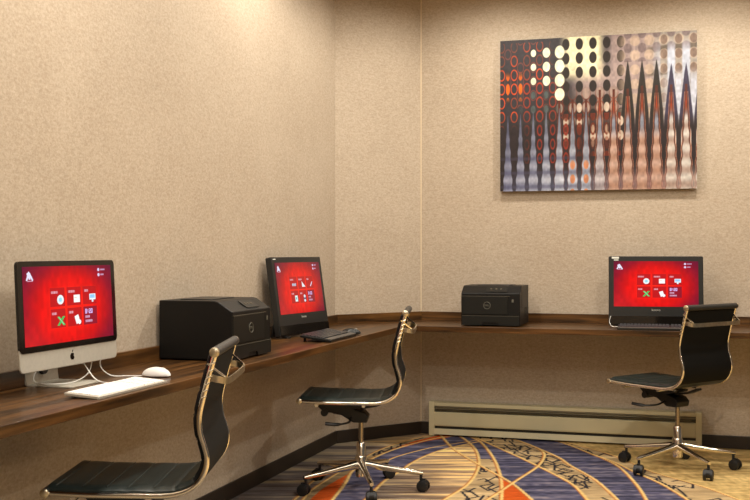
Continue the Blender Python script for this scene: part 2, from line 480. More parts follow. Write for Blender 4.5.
def strip(bm, p, q, n, v0, v1, z0, z1):
    a = p + n * v0; b = q + n * v0; c = q + n * v1; d = p + n * v1
    prism(bm, [(a.x, a.y), (b.x, b.y), (c.x, c.y), (d.x, d.y)], z0, z1)
def baseboard(name, p, q, n, lab):
    bm = bmesh.new(); strip(bm, p, q, n, 0, .012, 0.001, .08)
    tag(link(name, bm, M_base, bevel=.003), lab, kind='structure')
baseboard('baseboard_left', A, A + dL * SL, nL, 'dark brown baseboard along the left wall')
baseboard('baseboard_middle', A, B, nM, 'dark brown baseboard along the narrow corner wall')
baseboard('baseboard_back', B, B + dB * SB, nB, 'dark brown baseboard along the back wall')
bm = bmesh.new()
tube(bm, [(B.x, B.y, .081), (B.x, B.y, CEIL - .002)], .0045, 8)
tag(link('trim_1', bm, M_seam, smooth=True), 'thin pale vertical corner bead where the narrow wall meets the back wall', kind='structure')

# ------------------------------------------------------------------ continuous worktop
DLd, DBd = 0.452, 0.563
# intersection of the two front edges
P1 = A + nL * DLd; P2 = B + nB * DBd
den = dL.x * dB.y - dL.y * dB.x
r_ = P2 - P1
tt = (r_.x * dB.y - r_.y * dB.x) / den
X0 = P1 + dL * tt
sB = (X0 - B).dot(dB)
desk = empty('wall_desk', 'long dark walnut worktop running along all three walls', 'desk', (A.x, A.y, 0))
desk.location = (0, 0, 0)
TH = 0.034
mA = A + (A - B).normalized() * 0
bm = bmesh.new()
c0 = A + dL * SL; c1 = A + dL * SL + nL * DLd
prism(bm, [(A.x, A.y), (c0.x, c0.y), (c1.x, c1.y), (X0.x, X0.y)], DESK - TH, DESK)
o = link('desktop', bm, M_woodL, desk, bevel=.002); o['label'] = 'deep walnut top along the left wall'
bm = bmesh.new()
e0 = B + dB * SB; e1 = B + dB * SB + nB * DBd
prism(bm, [(A.x, A.y), (X0.x, X0.y), (e1.x, e1.y), (e0.x, e0.y), (B.x, B.y)], DESK - TH, DESK)
o = link('desktop', bm, M_woodB, desk, bevel=.002); o['label'] = 'walnut top along the back wall'
for p, q, n, m in ((A, A + dL * SL, nL, M_woodL), (A, B, nM, M_woodM), (B, B + dB * SB, nB, M_woodB)):
    bm = bmesh.new(); strip(bm, p, q, n, 0, .018, DESK, .808)
    link('backsplash', bm, m, desk, bevel=.0015)

# ------------------------------------------------------------------ picture
def art(U, V):
    u = (U + 0.608) / 1.216; v = (0.4845 - V) / 0.969
    # columns
    p = (-0.0665 + np.sqrt(0.0665 ** 2 + 4 * 0.00025 * (u - 0.041))) / (2 * 0.00025)
    i = np.round(p); d = p - i                       # spike columns at d = 0
    j = np.floor(p) + .5; g = p - j                  # gap columns at g = 0
    q = v * 10.8; r = q - np.floor(q) - .5           # rows
    q2 = q + .5; r2 = q2 - np.floor(q2) - .5
    row = np.floor(q); row2 = np.floor(q2)
    def c(*a): return np.array(a, float)
    def mix(Cc, w, col):
        w = np.clip(w, 0, 1)[..., None]; return Cc * (1 - w) + col * w
    def sm(x, a, b):
        t = np.clip((x - a) / (b - a), 0, 1); return t * t * (3 - 2 * t)
    def h(a, b, s): return np.modf(np.abs(np.sin(a * 12.9898 + b * 78.233 + s * 37.7) * 43758.5453))[0]
    C = np.zeros(U.shape + (3,)) + c(66, 62, 66)
    # middle: cream, then mauve, then grey tan towards the right
    cream = sm(u, .30, .37) * sm(-v, -.32, -.2)
    mauve = np.maximum(sm(u, .34, .44) * sm(v, .12, .26), sm(u, .52, .6)) * (v < .62)
    C = mix(C, mauve, c(160, 142, 138))
    C = mix(C, cream * (1 - sm(u, .5, .56)), c(238, 228, 190))
    C = mix(C, sm(u, .74, .84), c(156, 147, 138))
    # dark ovals in gap columns of the middle
    eg = (g / .27) ** 2 + (r / .40) ** 2
    ed = (d / .30) ** 2 + (r2 / .42) ** 2
    mid = sm(u, .28, .32) * (1 - sm(u, .62, .68)) * (v < .66)
    C = mix(C, sm(u, .12, .3) * (1 - sm(u, .5, .68)) * sm(v, .3, .5) * .75, c(70, 56, 50))
    C = mix(C, mid * sm(-eg, -1.25, -.8), c(56, 48, 44))
    C = mix(C, mid * sm(v, .15, .3) * sm(-ed, -1.0, -.6) * (h(i, row2, 2) > .5), c(158, 138, 128))
    C = mix(C, mid * sm(v, .3, .45) * sm(-np.abs(ed - 1.1), -.3, -.05), c(120, 62, 44))
    # horizontal smears, upper right
    sme = sm(u, .72, .8) * sm(np.sin((v + .10 * u) * 42), .45, .95) * (v < .34)
    C = mix(C, sme * .8, c(96, 84, 72))
    pk = sm(u, .58, .66) * (v < .6)
    C = mix(C, pk * sm(-((g / .36) ** 2 + (r / .38) ** 2), -1.1, -.7) * .7, c(190, 168, 148))
    C = mix(C, pk * sm(-((d / .3) ** 2 + (r2 / .36) ** 2), -1.1, -.7) * (v < .18) * .8, c(120, 104, 104))
    lb = sm(u, .76, .86)
    C = mix(C, lb * sm(-(np.abs(d) / .34), -1, -.55) * sm(v, .03, .14), c(186, 190, 204))
    C = mix(C, lb * sm(-((g / .26) ** 2 + (r / .36) ** 2), -1.1, -.6) * (v < .5), c(128, 108, 96))
    C = mix(C, sm(u, .80, .9) * sm(v, .22, .32) * sm(-np.abs(g) / .3, -1, -.5) * (v < .6), c(190, 192, 204))
    # orange rings, left
    lf = (1 - sm(u, .20, .30)) * (v > .02) * (v < .62)
    lw = np.clip(1.1 - np.abs(v - (.36 - .2 * u)) * 1.6, 0, 1)
    rg = sm(-np.abs(eg - .85), -.36, -.08)
    C = mix(C, lf * lw * rg * (.55 + .45 * (h(j, row, 1) > .4)), c(214, 88, 44))
    C = mix(C, lf * .45 * (h(i, row2, 7) > .45) * sm(-np.abs(ed - .7), -.3, -.08) * (v < .45), c(170, 84, 70))
    C = mix(C, (u < .14) * sm(v, .2, .27) * (1 - sm(v, .37, .42)) * sm(-((d / .16) ** 2 + (r / .42) ** 2), -1.2, -.6), c(236, 112, 34))
    red = sm(u, .08, .16) * (1 - sm(u, .30, .36)) * sm(v, .2, .34) * (v < .7)
    C = mix(C, red * sm(-np.abs(eg - .85), -.38, -.1) * .9, c(152, 66, 50))
    C = mix(C, red * sm(-((d / .2) ** 2 + (r2 / .3) ** 2), -1.1, -.6) * .7, c(96, 108, 106))
    # cream blobs upper left
    bl = (i >= 2) * (i <= 4) * (row2 < 3.2 + (i >= 4)) * (row2 >= 1)
    size = .12 + 1.15 * (u - .1)
    eb = (d / np.clip(size, .1, .42)) ** 2 + (r2 / np.clip(size * 1.25, .1, .48)) ** 2
    C = mix(C, bl * sm(-eb, -1.15, -.8), c(240, 236, 206))
    # dark tall spikes on the right half, then the light spikes everywhere
    tipd = np.where(i >= 12, .20, np.where(i >= 9, .17, .9))
    wd = np.clip((v - tipd) / .34, 0, 1.0) ** .8 * .46
    C = mix(C, (i >= 9) * sm(wd - np.abs(d), -.02, .03) * (v > tipd), np.where((i >= 12)[..., None], c(72, 66, 84), c(58, 52, 48)))
    # below the middle everything between the spikes is dark
    C = mix(C, sm(v, .5, .62), c(58, 49, 50))
    C = mix(C, (j > 3.6) * (row2 >= 5) * (row2 < 7.1) * sm(-((g / .2) ** 2 + (r2 / .34) ** 2), -1.2, -.8) * (h(j, row2, 9) > .3) * (j < 9), c(198, 180, 164))
    rr = sm(u, .30, .36) * (v > .5) * (v < .93) * (i < 9) * (.55 + .45 * (h(i, row, 8) > .4))
    C = mix(C, rr * .9 * sm(-((g / .2) ** 2 + (r / .46) ** 2), -1.2, -.7) * (v < .78), c(118, 56, 38))
    C = mix(C, rr * sm(-((g / .12) ** 2 + (r / .3) ** 2), -1.2, -.6) * (h(j, row, 4) > .7) * (v < .74), c(176, 150, 130))
    C = mix(C, red * 0 + sm(u, .1, .2) * (1 - sm(u, .36, .4)) * (v > .55) * (v < .82) * sm(-np.abs((g / .2) ** 2 + (r / .4) ** 2 - .7), -.5, -.1), c(138, 58, 44))
    C = mix(C, (u > .86) * sm(v, .6, .66) * sm(-np.abs(np.abs(g) - .2), -.05, -.02) * (v < .8), c(222, 206, 196))
    tip = np.select([i <= 3, i <= 6, i <= 9], [.50 - .01 * i, .46, .40], .385)
    k = np.clip((v - tip) / (1 - tip), 0, 1)
    wob = .035 * np.cos(2 * PI * q) * (.4 + k)
    w = k * .37 + .02 + wob * (k > .3) * .8
    insd = sm(w - np.abs(d), -.02, .03) * (v > tip)
    if True:
        bord = sm(w + .065 - np.abs(d), -.015, .015) * (v > tip - .05) * (i >= 4)
        C = mix(C, bord * np.where(i >= 9, .8, 1), c(98, 52, 38))
        bl2 = sm(-np.abs(np.abs(d) - w - .085), -.035, -.01) * (v > tip) * (i >= 7)
        C = mix(C, bl2 * .7, c(188, 132, 108))
    wave = .5 + .5 * np.cos(2 * PI * q)
    blue = np.stack([104 + 66 * wave * k + 44 * np.clip(u * 3, 0, 1), 106 + 66 * wave * k + 46 * np.clip(u * 3, 0, 1), 132 + 62 * wave * k + 36 * np.clip(u * 3, 0, 1)], -1) * (0.78 + .22 * k[..., None])
    peach = np.stack([172 + 22 * wave, 136 + 28 * wave, 118 + 32 * wave], -1)
    pale = np.stack([172 + 36 * wave, 152 + 50 * wave, 142 + 54 * wave], -1)
    inside = blue.copy()
    pm = np.clip((i - 6.5) / 1.5, 0, 1) * sm(k, .3, .5)
    inside = mix(inside, pm, peach)
    pm2 = np.clip((i - 11) / 1.2, 0, 1) * sm(k, .15, .3)
    inside = mix(inside, pm2, pale)
    ob = ((i == 5) | (i == 6)) * sm(k, .55, .7) * sm(-((d / .2) ** 2 + (r2 / .34) ** 2), -1.1, -.7)
    inside = mix(inside, ob, c(204, 142, 108))
    C = mix(C, insd, inside)
    topred = (i >= 7) * (1 - sm(k, .12, .26)) * insd
    C = mix(C, topred, c(146, 66, 38))
    halo = sm(v, .82, .95) * (1 - insd) * sm(u, .02, .1)
    C = mix(C, halo * .7, np.stack([np.interp(u, [0, .4, .6, .8, 1], [84, 100, 150, 170, 205]), np.interp(u, [0, .4, .6, .8, 1], [82, 108, 128, 134, 190]), np.interp(u, [0, .4, .6, .8, 1], [104, 128, 132, 128, 182])], -1))
    band = (u < .4) * sm(np.cos(2 * PI * (q + .5)), .6, 1) * (v > .72) * .35
    C = mix(C, band, c(96, 94, 124))
    mt = vnoise(U, V, 90, 60, 21)[..., None]
    C = 128 + (C - 128) * 1.1 - 10
    return C * (.84 + .18 * mt)
M_art = attr_mat('printed_canvas', 0.55, 0.3)
sc_ = (0.537 + 1.753) / 2
pic = empty('wall_art', 'wide unframed abstract canvas print of rippling vertical spikes, above the back desk', 'picture', onB(sc_, 0, 1.5905), RB)
zc = 0.4845
sheet = grid_mesh('printed_face', np.linspace(-.608, .608, 460), np.linspace(-.4845, .4845, 330), art, M_art, pic, 'xz', 0)
sheet.location = (0, -0.0405, zc)
bm = bmesh.new(); box(bm, -.607, .607, -.04, -.012, .001, .968)
link('canvas_body', bm, M_edge, pic, bevel=.001)
bm = bmesh.new(); box(bm, -.5, .5, -.012, 0, .82, .86)
link('hanging_rail', bm, M_blk, pic)
bm = bmesh.new(); box(bm, -.5, .5, -.012, 0, .1, .14)
link('hanging_rail', bm, M_blk, pic)

# ------------------------------------------------------------------ baseboard heater
LH = 1.782 - 0.072
ht = empty('baseboard_heater', 'long low beige convector heater on the back wall below the desk', 'heater', onB((1.782 + .072) / 2, 0.012, 0.002), RB)
hx = LH / 2; HZ = 0.22
bm = bmesh.new()   # back pan with top lip and foot
box(bm, -hx, hx, -.008, 0, 0, HZ)
box(bm, -hx, hx, -.058, 0, HZ - .006, HZ)
box(bm, -hx, hx, -.058, -.052, HZ - .026, HZ)
box(bm, -hx, hx, -.055, 0, .012, .016)
link('housing', bm, M_heat, ht, bevel=.0015)
bm = bmesh.new()
prism(bm, [(-.058, .072), (-.058, .15), (-.050, .155), (-.050, .067), (-.040, .064), (-.040, .060), (-.055, .064)], -hx + .035, hx - .035, 'x')
link('front_panel', bm, M_heat, ht)
bm = bmesh.new(); prism(bm, [(-.060, .010), (-.066, .010), (-.056, .046), (-.050, .046)], -hx + .035, hx - .035, 'x')
link('lower_lip', bm, M_heat, ht)
bm = bmesh.new(); box(bm, -hx + .03, hx - .03, -.045, -.009, .165, .167); box(bm, -hx + .03, hx - .03, -.052, -.046, .158, .160)
tube(bm, [(-hx + .03, -.052, .176), (hx - .03, -.052, .176)], .003, 6); tube(bm, [(-hx + .03, -.05, .187), (hx - .03, -.05, .187)], .003, 6)
link('grille', bm, M_fin, ht)
bm = bmesh.new(); box(bm, -hx + .035, hx - .035, -.042, -.010, .03, .156)
link('fin_core', bm, M_heatd, ht)
for sx in (-1, 1):
    bm = bmesh.new(); a = sx * hx; b = sx * (hx - .036)
    box(bm, min(a, b), max(a, b), -.064, -.0, 0, HZ + .002)
    link('end_cap', bm, M_heat, ht, bevel=.003)

# ------------------------------------------------------------------ screens
def screen_paint(w, hgt, kind):
    def fn(X, Y):
        u = (X + w / 2) / w; v = (hgt / 2 - Y) / hgt       # v down
        def c(*a): return np.array(a, float)
        R = np.hypot((u - .5) * 1.25, (v - .55) * 1.0)
        C = np.zeros(X.shape + (3,))
        xs = [0, .25, .42, .62, .85]
        C[..., 0] = np.interp(R, xs, [250, 244, 224, 150, 92]); C[..., 1] = np.interp(R, xs, [30, 16, 2, 2, 6]); C[..., 2] = np.interp(R, xs, [14, 8, 6, 34, 50])
        bl = np.clip(1 - np.hypot((u - .05) * 1.6, (v - 1.0) * 1.3) / .6, 0, 1)[..., None]
        C = C * (1 - bl * .7) + c(250, 36, 26) * bl * .7
        sa = vnoise(X, Y, 60, 40, 4)[..., None]; C = C * (.94 + .12 * sa)
        def put(m, col, a=1.0):
            C[m] = C[m] * (1 - a) + c(*col) * a
        def rect(u0, u1, v0, v1): return (u > u0) & (u < u1) & (v > v0) & (v < v1)
        def ell(cu, cv, ru, rv): return ((u - cu) / ru) ** 2 + ((v - cv) / rv) ** 2 < 1
        for a in range(3):
            for b in range(2):
                u0 = .275 + a * .185; v0 = .285 + b * .275
                put(rect(u0 - .004, u0 + .164, v0 - .006, v0 + .246), (236, 62, 30), .35)
                put(rect(u0, u0 + .16, v0, v0 + .24), (186, 8, 20) if not (a == 2 and b == 1) else (140, 10, 40), .92)
                if not (a == 2 and b == 1):
                    ln = (.07, .075, .05, .05, .05)[a + 3 * b]
                    k = rect(u0 + .015, u0 + .015 + ln, v0 + .04, v0 + .07) & (np.modf(u * 110)[0] < .72)
                    put(k, (235, 190, 205), .85)
        # icons
        def ic(a, b): return .275 + a * .185 + .112, .285 + b * .275 + .155
        if kind == 'wide':
            cu, cv = ic(0, 0); put(ell(cu, cv, .036, .062), (238, 245, 250)); put(ell(cu, cv, .018, .03), (150, 220, 235))
            cu, cv = ic(1, 0); put(rect(cu - .036, cu + .036, cv - .05, cv + .05), (255, 250, 250)); put(rect(cu - .03, cu + .0, cv - .02, cv - .01), (235, 205, 170))
            cu, cv = ic(2, 0); put(rect(cu - .036, cu + .036, cv - .05, cv + .03), (236, 244, 255)); put(rect(cu - .028, cu + .028, cv - .04, cv + .005), (150, 200, 240)); put(rect(cu - .01, cu + .012, cv + .03, cv + .058), (230, 235, 245))
            cu, cv = ic(0, 1)
            x1 = np.abs((u - cu) / .03 - (v - cv) / .055); x2 = np.abs((u - cu) / .03 + (v - cv) / .055)
            put(((x1 < .42) | (x2 < .42)) & (np.abs(v - cv) < .058), (60, 190, 96)); put((x1 < .12) & (np.abs(v - cv) < .05), (170, 230, 180))
            cu, cv = ic(1, 1); sk = (v - cv) * .25
            put((np.abs(u - cu - sk * .8 + .004) < .024) & (np.abs(v - cv + (u - cu) * .5) < .058), (250, 248, 250)); put(ell(cu + .02, cv + .04, .018, .03), (250, 248, 250))
        else:
            cu, cv = ic(0, 0)
            for k in range(3): put(ell(cu - .05 + .03 * k, cv, .014, .03), (190, 200, 220))
            cu, cv = ic(1, 0); put(((u - cu) > -.03) & ((v - cv) < .05) & ((v - cv) > -.06) & ((u - cu) * 1.5 < (v - cv) + .02), (240, 245, 250))
            cu, cv = ic(2, 0); put((np.abs((u - cu) + (v - cv) * .5) < .01) & (np.abs(v - cv) < .045), (230, 220, 245))
            cu, cv = ic(0, 1); put(rect(cu - .03, cu + .025, cv - .06, cv + .055), (235, 250, 250)); put(rect(cu - .02, cu + .01, cv - .03, cv + .02), (100, 190, 190))
            cu, cv = ic(1, 1); put(ell(cu, cv - .04, .022, .03), (225, 232, 245)); put(rect(cu - .03, cu + .03, cv - .01, cv + .02), (60, 80, 120)); put(ell(cu, cv + .045, .022, .025), (225, 232, 245))
        # clock tile
        G = {'8': '111101111101111', ':': '000010000010000', '2': '111001111100111', '0': '111101101101111'}
        u0 = .275 + 2 * .185 + .018; v0 = .285 + .275 + .03
        for k, ch in enumerate('8:20'):
            for rr in range(5):
                for cc in range(3):
                    if G[ch][rr * 3 + cc] == '1':
                        uu = u0 + (k * 3.3 + cc) * .0068; vv = v0 + rr * .0125
                        put(rect(uu, uu + .0068, vv, vv + .0125), (220, 190, 255))
        for vv, ln in ((.092, .05), (.15, .085)):
            put(rect(u0, u0 + ln, v0 + vv, v0 + vv + .032) & (np.modf(u * 95)[0] < .7), (226, 190, 225), .9)
        # corner emblem (pointed M) and two corner links
        cu, cv = .07, .12
        def stroke(a, b, wd): return seg_dist(u * 1.7, v, (a[0] * 1.7, a[1]), (b[0] * 1.7, b[1])) < wd
        for a, b in (((cu - .026, cv + .045), (cu - .004, cv - .045)), ((cu - .004, cv - .045), (cu + .006, cv + .03)), ((cu + .004, cv - .03), (cu + .03, cv + .045)), ((cu - .018, cv - .03), (cu + .0, cv + .03))):
            put(stroke(a, b, .013), (232, 226, 250))
        put(rect(cu - .022, cu + .036, cv + .058, cv + .07), (224, 190, 215), .8)
        for vv in (.05, .12):
            put(ell(.845, vv + .012, .013, .022), (222, 205, 240)); put(rect(.868, .92 - (.0 if vv < .1 else .012), vv, vv + .022) & (np.modf(u * 80)[0] < .75), (214, 185, 225), .9)
        return C
    return fn
M_scr = attr_mat('lit_screen', 0.5, 0.1, emission=1.12)
M_scr2 = attr_mat('lit_screen_washed', 0.2, 0.5, emission=1.0)

def text_part(name, s, size, m, parent, loc, rx=PI / 2, ext=.0006, italic=0.0):
    cu = bpy.data.curves.new(name, 'FONT'); cu.body = s; cu.size = size; cu.extrude = ext
    cu.align_x = 'CENTER'; cu.align_y = 'CENTER'; cu.shear = italic; cu.resolution_u = 3
    t = bpy.data.objects.new(name, cu); COL.objects.link(t)
    dg = bpy.context.evaluated_depsgraph_get()
    me = bpy.data.meshes.new_from_object(t.evaluated_get(dg))
    bpy.data.objects.remove(t); me.materials.clear(); me.materials.append(m)
    o = bpy.data.objects.new(name, me); COL.objects.link(o); o.parent = parent
    o.location = loc; o.rotation_euler = (rx, 0, 0)
    return o

# --- silver all-in-one on the left
def silver_computer():
    lx = 3.22
    root = empty('computer', 'silver all-in-one computer with a black bezel and bright red screen, left of the big printer', 'computer', onL(lx, 0.0, DESK), RL, 'computers on the wall desk')
    tilt = Matrix.Translation((-0.004, -.163, .07)) @ Matrix.Rotation(math.radians(-3), 4, 'X')
    w, hh = .585, .354
    bm = bmesh.new()
    prism(bm, rrect(w, hh, .018, cy=hh / 2), 0, .007, 'y')
    prism(bm, rrect(w * .86, hh * .72, .05, cy=hh * .52), .007, .030, 'y')
    bmesh.ops.transform(bm, matrix=tilt, verts=bm.verts)
    link('housing', bm, M_alu, root, bevel=.003)
    bm = bmesh.new(); prism(bm, rrect(w + .001, hh - .062, .016, cy=.062 + (hh - .062) / 2 + .0005), -.003, .0072, 'y')
    bmesh.ops.transform(bm, matrix=tilt, verts=bm.verts)
    link('bezel', bm, M_gls, root)
    sw, sh = w - .05, .255
    s = grid_mesh('screen', np.linspace(-sw / 2, sw / 2, 300), np.linspace(-sh / 2, sh / 2, 190), screen_paint(sw, sh, 'wide'), M_scr, root, 'xz', -.0036)
    s.matrix_local = tilt @ Matrix.Translation((0, 0, .062 + .020 + sh / 2))
    # apple-shaped emblem: body with a bite on the right, leaf on top
    bm = bmesh.new()
    body = []
    for k in range(40):
        a = 2 * PI * k / 40
        x = .0115 * math.cos(a) * (1 + .08 * math.cos(2 * a)); z = .0125 * math.sin(a)
        if abs(math.sin(a)) > .9: z *= .86 + .6 * abs(x) / .0115 * .5
        dx, dz = x - .0145, z - .003
        if math.hypot(dx, dz) < .0066:
            x = .0145 - math.sqrt(max(0, .0066 ** 2 - dz * dz))
        body.append((x, z))
    prism(bm, body, -.0012, .0, 'y')
    prism(bm, [(.0005, .0145), (.001, .0185), (.0055, .0225), (.0055, .018), (.003, .015)], -.0012, .0, 'y')
    bmesh.ops.transform(bm, matrix=tilt @ Matrix.Translation((0, 0, .031)), verts=bm.verts)
    link('emblem', bm, M_gls, root)
    # stand: bent sheet, foot plate and upright with the cable hole
    bm = bmesh.new(); prism(bm, rrect(.19, .18, .012, cx=.03, cy=-.107), .0, .006, 'z')
    link('stand_foot', bm, M_alu, root, bevel=.0015)
    bm = bmesh.new()
    pts = [(.03, -.022, .004), (.03, -.018, .05), (.03, -.035, .12), (.03, -.075, .2), (.03, -.108, .25)]
    pp = spline(pts, 5)
    sweep(bm, [p for p in pp], (1, 0, 0), .095, .004)
    link('stand_upright', bm, M_alu, root, bevel=.001)
    bm = bmesh.new(); tube(bm, [(.03, -.030, .055), (.03, -.014, .052)], .022, 20)
    link('cable_hole', bm, M_blk, root, smooth=True)
    return root
silver_computer()

def cable(name, pts, r, m, label, cat='cable', group=None):
    bm = bmesh.new(); tube(bm, spline(pts, 8), r, 8)
    o = link(name, bm, m, smooth=True); tag(o, label, cat, group); return o
def LP(t, v, z): return onL(t, v, DESK + z)
cable('cable', [LP(3.20, .03, .085), LP(3.28, .05, .02), LP(3.26, .13, .010), LP(3.16, .14, .010), LP(3.05, .12, .03), LP(3.02, .115, .08)], .0022, M_white,
      'white cable looping over the foot of the silver computer stand', group='white cables')
cable('cable', [LP(3.10, .12, .085), LP(3.11, .15, .045), LP(3.13, .2, .01), LP(3.16, .27, .005), LP(3.165, .296, .005)], .0022, M_white,
      'white cable dropping from the silver computer to the back of the white keyboard', group='white cables')
cable('cable', [LP(2.97, .12, .085), LP(2.99, .13, .04), LP(2.97, .16, .008), LP(2.93, .2, .003), LP(2.91, .25, .003), LP(2.90, .256, .008)], .0022, M_white,
      'white cable running from the silver computer to the white mouse', group='white cables')

def keyboard(name, label, loc, rz, w, dep, base_m, key_m, tilt=0.0, thick=.008, rows=6, cols=20, palm=0.0, feet=False, palm_m=None):
    root = empty(name, label, 'keyboard', loc, rz, 'keyboards on the wall desk')
    hb = dep * math.sin(tilt)
    T = Matrix.Translation((0, -dep / 2, 0)) @ Matrix.Rotation(tilt, 4, 'X') @ Matrix.Translation((0, dep / 2, 0))
    bm = bmesh.new(); prism(bm, rrect(w, dep, .006), 0, thick, 'z'); bmesh.ops.transform(bm, matrix=T, verts=bm.verts)
    link('keyboard_base', bm, base_m, root, bevel=.0012)
    bm = bmesh.new()
    y0 = -dep / 2 + palm + .006; kh = (dep / 2 - .006 - y0) / rows; kw = (w - .02) / (cols + .8)
    for r in range(rows):
        x = -w / 2 + .01; c = 0
        while c < cols:
            if c in (15, 18) and False: pass
            gap = .35 * kw if c in (14, 17) else 0
            x += gap
            n = 1
            if r == 0 and c == 3: n = 6
            if r in (0,) and c in (0,): n = 1
            if c + n > cols: n = cols - c
            kg = .0022 if key_m is M_keyb else .001
            box(bm, x + kg, x + kw * n - kg, y0 + r * kh + kg, y0 + (r + 1) * kh - kg, thick, thick + .003 + (.003 if key_m is M_keyb else 0))
            x += kw * n; c += n
    bmesh.ops.transform(bm, matrix=T, verts=bm.verts)
    link('keys', bm, key_m, root)
    if palm:
        bm = bmesh.new(); prism(bm, rrect(w - .004, palm - .004, .004, cy=-dep / 2 + palm / 2), thick, thick + .004, 'z')
        bmesh.ops.transform(bm, matrix=T, verts=bm.verts); link('palm_rest', bm, palm_m, root, bevel=.001)
    if tilt:
        for sx in (-1, 1):
            bm = bmesh.new(); box(bm, sx * (w / 2 - .03) - .008, sx * (w / 2 - .03) + .008, dep / 2 - .022, dep / 2 - .014, 0, (dep - .02) * math.tan(tilt) + .001)
            link('foot', bm, base_m, root)
    return root
keyboard('keyboard', 'thin white keyboard on the desk before the silver computer', onL(3.275, .365, DESK), RL, .445, .125, M_alu, M_key, tilt=math.radians(4))

def mouse(label, loc, rz, m, L=.112, Wd=.06, Hh=.03, extra=None):
    root = empty('mouse', label, 'mouse', loc, rz, 'computer mice on the left desk')
    bm = bmesh.new(); bmesh.ops.create_uvsphere(bm, u_segments=24, v_segments=16, radius=1)
    for v in bm.verts:
        z = v.co.z
        v.co.z = (z if z > 0 else z * .18) * Hh + Hh * .18
        s = 1 - .12 * v.co.y
        v.co.x *= Wd / 2 * s; v.co.y *= L / 2
        v.co.x = math.copysign(abs(v.co.x) ** .9 * (Wd / 2) ** .1, v.co.x)
    link('mouse_shell', bm, m, root, smooth=True)
    bm = bmesh.new(); tube(bm, [(0, L * .5 * .42, Hh * 1.03), (0, L * .5 * .62, Hh * .93)], .004, 10)
    link('scroll_wheel', bm, extra or m, root, smooth=True)
    return root
mouse('white mouse on the desk beside the white keyboard', onL(2.90, .305, DESK), RL + PI, M_white)

# --- printers
def printer(label, loc, rz, w, dp, h, front_y):
    """box with front facing local -Y (or +/-X by rotation)"""
    root = empty('printer', label, 'printer', loc, rz, 'black laser printers')
    prof = [(-dp / 2, .0), (-dp / 2, h - .045), (-dp / 2 + .065, h - .004), (-dp / 2 + .08, h), (dp / 2, h), (dp / 2, 0)]
    bm = bmesh.new(); prism(bm, [(y, z + .006) if z < .001 else (y, z) for y, z in prof], -w / 2, w / 2, 'x')
    link('body', bm, M_prn, root, bevel=.004, seg=3)
    bm = bmesh.new()
    prism(bm, rrect(w * .62, dp * .45, .02, cy=dp * .12), h - .001, h + .004, 'z')
    link('output_tray', bm, M_blk, root, bevel=.002)
    bm = bmesh.new()
    box(bm, -w / 2 + .006, w / 2 - .075, -dp / 2 - .004, -dp / 2 + .004, .072, h - .062)
    link('front_door', bm, M_prnl, root, bevel=.003)
    bm = bmesh.new()
    box(bm, -w / 2 + .006, w / 2 - .06, -dp / 2 - .0052, -dp / 2, h - .0625, h - .0608)
    link('door_seam', bm, M_line, root)
    # paper drawer with finger recess
    bm = bmesh.new()
    g = .055
    prism(bm, [(-w / 2 + .004, .006), (-g, .006), (-g + .012, .024), (g - .012, .024), (g, .006), (w / 2 - .004, .006), (w / 2 - .004, .064), (-w / 2 + .004, .064)], -dp / 2 - .006, -dp / 2 + .002, 'y')
    dr = link('paper_drawer', bm, M_prnl, root, bevel=.0015)
    bm = bmesh.new(); box(bm, -w / 2 + .006, w / 2 - .006, -dp / 2 - .0066, -dp / 2 - .004, .0635, .0652)
    link('drawer_seam', bm, M_line, root)
    bm = bmesh.new(); prism(bm, [(-dp / 2 + .010, h - .036), (-dp / 2 + .055, h - .0075), (-dp / 2 + .055, h - .0095), (-dp / 2 + .010, h - .038)], -.03, .10, 'x')
    bmesh.ops.translate(bm, vec=(0, -.001, .0015), verts=bm.verts)
    cp = link('control_panel', bm, M_prnl, root)
    for k in range(3):
        bm = bmesh.new(); tube(bm, [(.0 + .03 * k, -dp / 2 + .034, h - .021), (.0 + .03 * k, -dp / 2 + .0325, h - .018)], .006, 12)
        link('button', bm, M_line, cp, smooth=True)
    # release button, right upright panel and side vents
    bm = bmesh.new(); box(bm, w / 2 - .05, w / 2 - .038, -dp / 2 - .004, -dp / 2, h - .098, h - .080)
    link('release_button', bm, M_dim, root, bevel=.001)
    bm = bmesh.new()
    for k in range(9): box(bm, w / 2 - .0005, w / 2 + .0015, dp * .05 + .012 * k, dp * .05 + .012 * k + .006, .05, .11)
    link('side_vent', bm, M_blk, root)
    bm = bmesh.new(); box(bm, w / 2 - .0005, w / 2 + .002, -dp * .28, -dp * .22, h * .45, h * .9)
    link('side_slot', bm, M_blk, root)
    # round emblem
    bm = bmesh.new()
    ring = [(.021 * math.cos(2 * PI * k / 24), 0, .021 * math.sin(2 * PI * k / 24)) for k in range(25)]
    tube(bm, ring, .0014, 6, cap=False)
    em = link('emblem', bm, M_dim, root); em.location = (-.02, -dp / 2 - .005, h * .52)
    text_part('emblem_lettering', 'DELL', .015, M_dim, em, (0, 0, 0))
    return root
# faces away from the left wall
printer('large black laser printer between the silver computer and the tilted monitor', onL(2.135, .185, DESK), RL, .41, .335, .25, 0)
printer('small black laser printer alone on the back desk beneath the plain wall', onB(.556, .315, DESK), RB, .36, .335, .245, 0)

